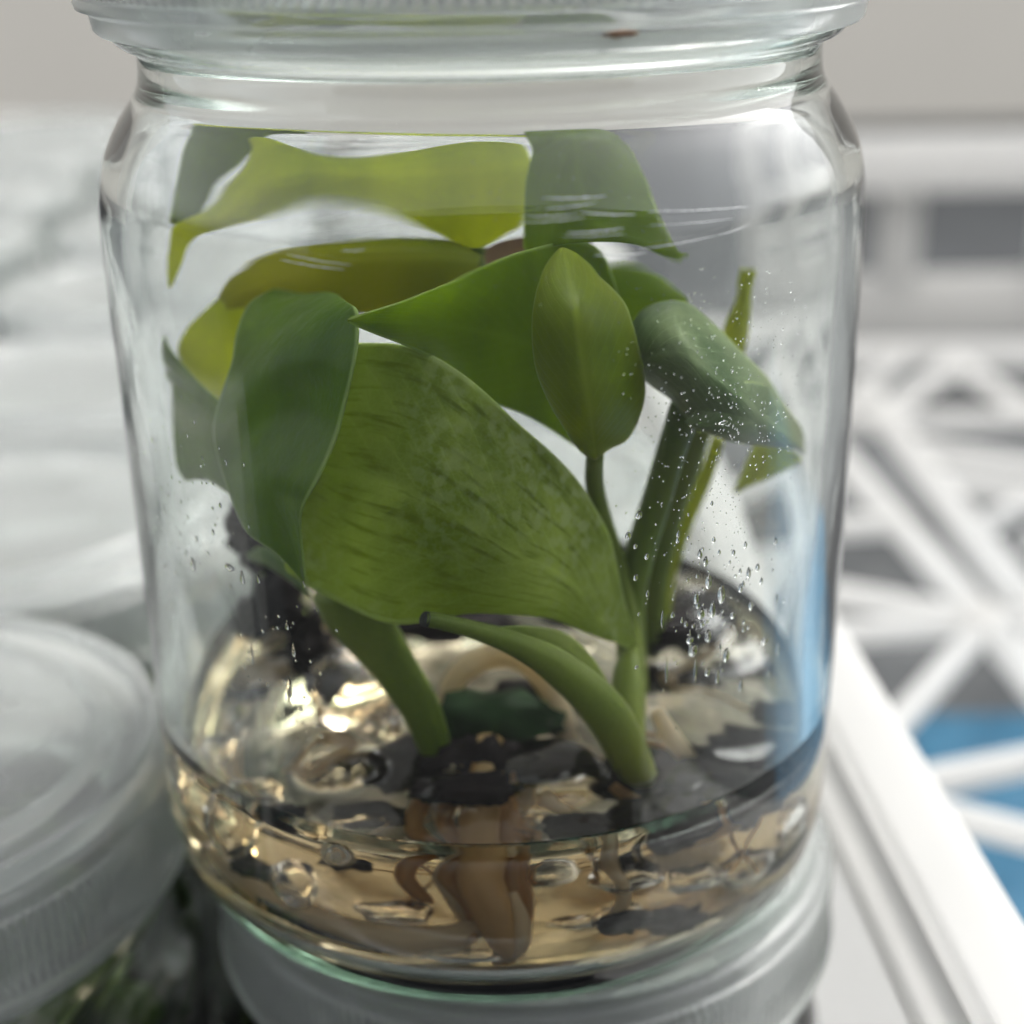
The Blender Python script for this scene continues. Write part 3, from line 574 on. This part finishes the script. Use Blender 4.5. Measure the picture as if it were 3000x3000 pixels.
big = [(2020, 1740, 10, 26), (2065, 1770, 12, 34), (2090, 1725, 16, 40), (2055, 1690, 14, 30), (2000, 1870, 5, 60), (2010, 1890, 20, 26), (2015, 1950, 7, 50), (2075, 1965, 8, 30), (2085, 1880, 5, 16), (2240, 1885, 9, 28), (2120, 1790, 13, 14), (2045, 1808, 10, 8),
       (2190, 1650, 10, 16), (2150, 1700, 7, 16), (2200, 1690, 8, 14), (2170, 1760, 9, 20), (2240, 1740, 6, 18), (1860, 1500, 14, 16), (1830, 1560, 12, 16), (1850, 1590, 8, 10), (765, 1900, 9, 44), (880, 1890, 9, 30), (870, 2000, 12, 42), (735, 1680, 11, 28),
       (780, 1685, 7, 18), (700, 1650, 24, 14), (600, 1640, 16, 26), (640, 1610, 7, 10), (945, 2110, 16, 8), (900, 2060, 16, 10), (870, 2030, 6, 14), (2100, 1230, 22, 7), (1935, 1950, 6, 50), (1925, 1800, 6, 34), (2140, 1990, 10, 30), (960, 2140, 9, 7), (860, 1820, 8, 18), (905, 1700, 5, 14)]
places = {}
for q in sorted(big, key=lambda q: q[1]):
    nb = 'the rolled pale leaf' if q[1] < 1400 else ('the upright stems' if 1700 < q[0] < 1960 else ('clear glass right of the stems' if q[0] > 1960 else 'the lower left of the gel'))
    places.setdefault(nb, []).append(q)
ordn = ['topmost', 'second', 'third', 'fourth', 'fifth', 'sixth', 'seventh', 'eighth', 'ninth', 'tenth', 'eleventh', 'twelfth', 'thirteenth', 'fourteenth', 'fifteenth', 'sixteenth', 'seventeenth', 'eighteenth', 'nineteenth', 'twentieth']
for nb, qs in places.items():
    for k, (px, py, a, b) in enumerate(qs):
        p = inner(px, py); ra, rb = pxr(p, a*.8), pxr(p, b*.85)
        o = link('water_drop', *dropmesh([(p, ra, rb, min(ra, rb)*.38)]), M_water)
        shape = 'long runny' if b > 2.2*a else ('flat wide' if a > b else 'rounded')
        pos = '' if len(qs) == 1 else (' topmost' if k == 0 else (' lowest' if k == len(qs)-1 else f' {ordn[k]} from the top'))
        tag(o, f'{shape} water drop over {nb}' + (',' + pos if pos else ''), 'water drop', 'large water drops inside the glass')

blob('dirt_smudge', uncyl(1815, 98, .962), .013, M_dry, main, (2.6, 1, .6), .4, clamp=1.0)
# white strokes standing in for rib reflections, on the outside of the front wall
M_rib_refl = plain('painted_rib_reflection', (.85, .87, .87), .3, .05, 300)
refl_lines = [(880, 655, 1070, 612), (880, 690, 1180, 655), (870, 715, 1170, 690), (1000, 733, 1070, 730), (820, 760, 1010, 790), (840, 745, 1030, 776), (1590, 580, 1780, 574), (1595, 612, 1750, 592), (1525, 633, 1700, 626), (1700, 622, 1865, 628), (1520, 652, 1720, 636), (1660, 682, 1830, 668),
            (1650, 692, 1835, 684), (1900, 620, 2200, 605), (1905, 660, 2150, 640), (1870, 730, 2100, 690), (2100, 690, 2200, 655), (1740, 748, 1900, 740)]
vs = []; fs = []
for (x0, y0, x1, y1) in refl_lines:
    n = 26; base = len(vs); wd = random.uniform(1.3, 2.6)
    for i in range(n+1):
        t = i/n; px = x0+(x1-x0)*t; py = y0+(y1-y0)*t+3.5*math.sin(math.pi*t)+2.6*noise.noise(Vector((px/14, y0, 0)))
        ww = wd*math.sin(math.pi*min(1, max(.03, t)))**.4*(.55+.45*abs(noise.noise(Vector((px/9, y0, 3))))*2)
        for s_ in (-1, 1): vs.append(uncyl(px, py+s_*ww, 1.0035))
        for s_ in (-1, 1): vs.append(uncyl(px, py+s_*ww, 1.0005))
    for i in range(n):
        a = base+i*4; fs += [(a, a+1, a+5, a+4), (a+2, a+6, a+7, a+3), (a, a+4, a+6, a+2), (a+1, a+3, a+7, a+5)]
o = link('rib_reflection_strokes', vs, fs, M_rib_refl, main); o['kind'] = 'stuff'

# ------------------------------------------------------------------ the other jars, standing in the crate
jars = []
for c, r in [(0, k) for k in range(7)]+[(-1, k) for k in range(7)]+[(-2, k) for k in range(1, 8)]:
    if True:
        x, y = grid(c, r)
        z = -HT if (c, r) == (0, 0) else ZL-HT
        lb = 'jar standing under the middle jar, its ribbed lid carrying it' if (c, r) == (0, 0) else (
            f'lidded jar in the {rowname[r]} row of the {"column next left of the middle jar" if c == -1 else "outermost left column"}' if c else f'lidded jar in the {rowname[r]} row, behind the middle jar')
        jars.append(add_jar(x, y, z, random.random()*6, lb, 'culture jars'))
        if r < 2 and c > -2:
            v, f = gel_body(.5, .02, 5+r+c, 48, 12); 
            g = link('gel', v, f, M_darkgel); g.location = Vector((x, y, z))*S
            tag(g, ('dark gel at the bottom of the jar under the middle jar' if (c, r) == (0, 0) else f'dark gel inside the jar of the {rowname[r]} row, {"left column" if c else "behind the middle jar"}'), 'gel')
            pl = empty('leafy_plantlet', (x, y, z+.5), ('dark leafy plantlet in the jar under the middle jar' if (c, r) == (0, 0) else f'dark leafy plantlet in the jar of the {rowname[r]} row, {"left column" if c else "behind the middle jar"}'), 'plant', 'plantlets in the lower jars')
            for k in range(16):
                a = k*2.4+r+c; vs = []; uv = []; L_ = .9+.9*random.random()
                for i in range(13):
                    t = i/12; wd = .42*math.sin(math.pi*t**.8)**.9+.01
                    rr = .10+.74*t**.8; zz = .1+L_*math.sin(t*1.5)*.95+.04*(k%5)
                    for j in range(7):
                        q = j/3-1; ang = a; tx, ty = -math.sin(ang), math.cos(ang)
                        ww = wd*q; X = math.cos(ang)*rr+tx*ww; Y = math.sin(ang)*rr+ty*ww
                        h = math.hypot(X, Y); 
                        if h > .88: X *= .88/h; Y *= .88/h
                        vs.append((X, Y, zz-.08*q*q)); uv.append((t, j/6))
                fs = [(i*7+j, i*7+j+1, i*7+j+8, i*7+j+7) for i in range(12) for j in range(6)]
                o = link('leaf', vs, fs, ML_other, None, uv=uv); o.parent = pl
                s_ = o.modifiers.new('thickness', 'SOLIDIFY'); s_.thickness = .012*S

# ------------------------------------------------------------------ white crate holding the jars
def dirv(s): return np.array([-.055*s, s])
cr = empty('jar_crate', (0, 5, -3.3), 'white plastic crate holding the rows of lidded jars', 'crate', 'white plastic crates')
def rail(name, a, b, wd, h, parent, mat=M_white, bv=.03):
    v, f = beam(a, b, wd, h); return bevel(link(name, v, f, mat, parent, smooth=False), bv)
xr = lambda y: 1.27-.055*(y-1)
rail('rim', (xr(-1.7), -1.7, -.06), (xr(14), 14, -.06), .25, .12, cr)
rail('side_wall', (xr(-1.7)-.02, -1.7, -1.75), (xr(14)-.02, 14, -1.75), .07, 3.2, cr)
rail('rim', (xr(-1.7)-.165, -1.7, -.17), (xr(14)-.165, 14, -.17), .17, .10, cr, bv=.03)
xl = lambda y: -5.5-.07*y
FY = 17.
rail('rim', (xl(-1.7), -1.7, -.08), (xl(FY), FY, -.08), .22, .14, cr)
ys = [-1.7, FY]
for i in range(0, len(ys), 2):
    rail('side_wall', (xl(ys[i]), ys[i], -1.75), (xl(ys[i+1]) if i+1 < len(ys) else xl(FY), ys[i+1], -1.75), .1, 3.16, cr)
rail('end_wall', (xl(FY), FY, -1.2), (xr(14)-.2, 14.2, -1.2), .1, 2.4, cr)
for yy in range(-3, 15, 2): rail('base_bar', (xl(yy), yy, -3.3), (xr(yy), yy, -3.3), .25, .12, cr, bv=.01)

# neighbouring empty crate with the lattice base
cr2 = empty('lattice_crate', (6, 6, -1.9), 'empty white crate at right with a radiating lattice base, blue showing through', 'crate', 'white plastic crates')
ZB = -1.8
lat = link('lattice_base', *prism([tuple(unz(2400+1.0345*cx, 1000+1.0345*cyy, ZB)[:2]) for cx, cyy in [(470+46*math.cos(a), 800+32*math.sin(a)) for a in np.linspace(0, 6.283, 20)[:-1]]], ZB-.09, ZB+.09), M_white, cr2, smooth=False)
bars = [((470, 800), (190, 1120), 48), ((470, 800), (-400, 860), 44), ((470, 790), (-300, 650), 44), ((470, 800), (-60, 190), 52), ((600, 770), (120, 130), 62), ((470, 800), (700, 1080), 60), ((470, 800), (900, 800), 60),
        ((-300, 530), (260, 520), 44), ((-200, 235), (900, 215), 36), ((130, 250), (400, 55), 40), ((390, 60), (900, 420), 40), ((250, 300), (1000, 420), 34), ((-100, 330), (240, 40), 30), ((330, 380), (900, 480), 30),
        ((470, 520), (900, 300), 30), ((150, 1275), (900, 1130), 50), ((230, 1310), (900, 1480), 44), ((600, 560), (900, 760), 40), ((-300, 30), (900, 30), 70), ((-200, 110), (300, 20), 20), ((330, 1380), (900, 2300), 40), ((900, 100), (600, 900), 50)]
for (a, b, wpx) in bars:
    pa, pb = [unz(2400+1.0345*q[0], 1000+1.0345*q[1], ZB) for q in (a, b)]
    wd = wpx*1.0345*(((pa+pb)/2-CAMP)@_fw)/(3000*F)
    mm = unz(2400+1.0345*(a[0]+b[0])/2, 1000+1.0345*(a[1]+b[1])/2, ZB)
    wd = pxr(mm, wpx*1.0345)*1.3
    v, f = beam(pa+np.array([0, 0, random.uniform(-.012, .012)]), pb, wd, .16); bevel(link('spoke', v, f, M_white, lat, smooth=False), .03)
# far wall of the lattice crate with rectangular openings
def farpt(px, py, Y=14.2): return uny(px, py, Y)
def fbar(name, x0, y0, x1, y1, Y, dep=.35):
    a = farpt(x0, y0, Y); b = farpt(x1, y1, Y)
    v, f = prism([(a[0], Y), (b[0], Y), (b[0], Y+dep), (a[0], Y+dep)], b[2], a[2]); return bevel(link(name, v, f, M_white, cr2, smooth=False), .05)
FYY = 14.2
fbar('rim', 2380, 418, 4200, 535, FYY-.15, .6)
fbar('lower_rail', 2380, 820, 4200, 960, FYY)
for x in (2400, 2640, 3120, 3600): fbar('upright', x-48, 536, x+48, 819, FYY+.05, .25)
xr2 = lambda y: 1.50-.055*(y-1)

v, f = prism([(p[0], p[1]) for p in (unz(2640, 2085, -3.3), unz(4200, 2060, -3.3))]+[(16, .8), (2.9, .8)], -3.395, -3.33)
tag(link('blue_sheet', v, f, M_blue, smooth=False), 'flat blue plastic sheet under the lattice crate at right', 'sheet')
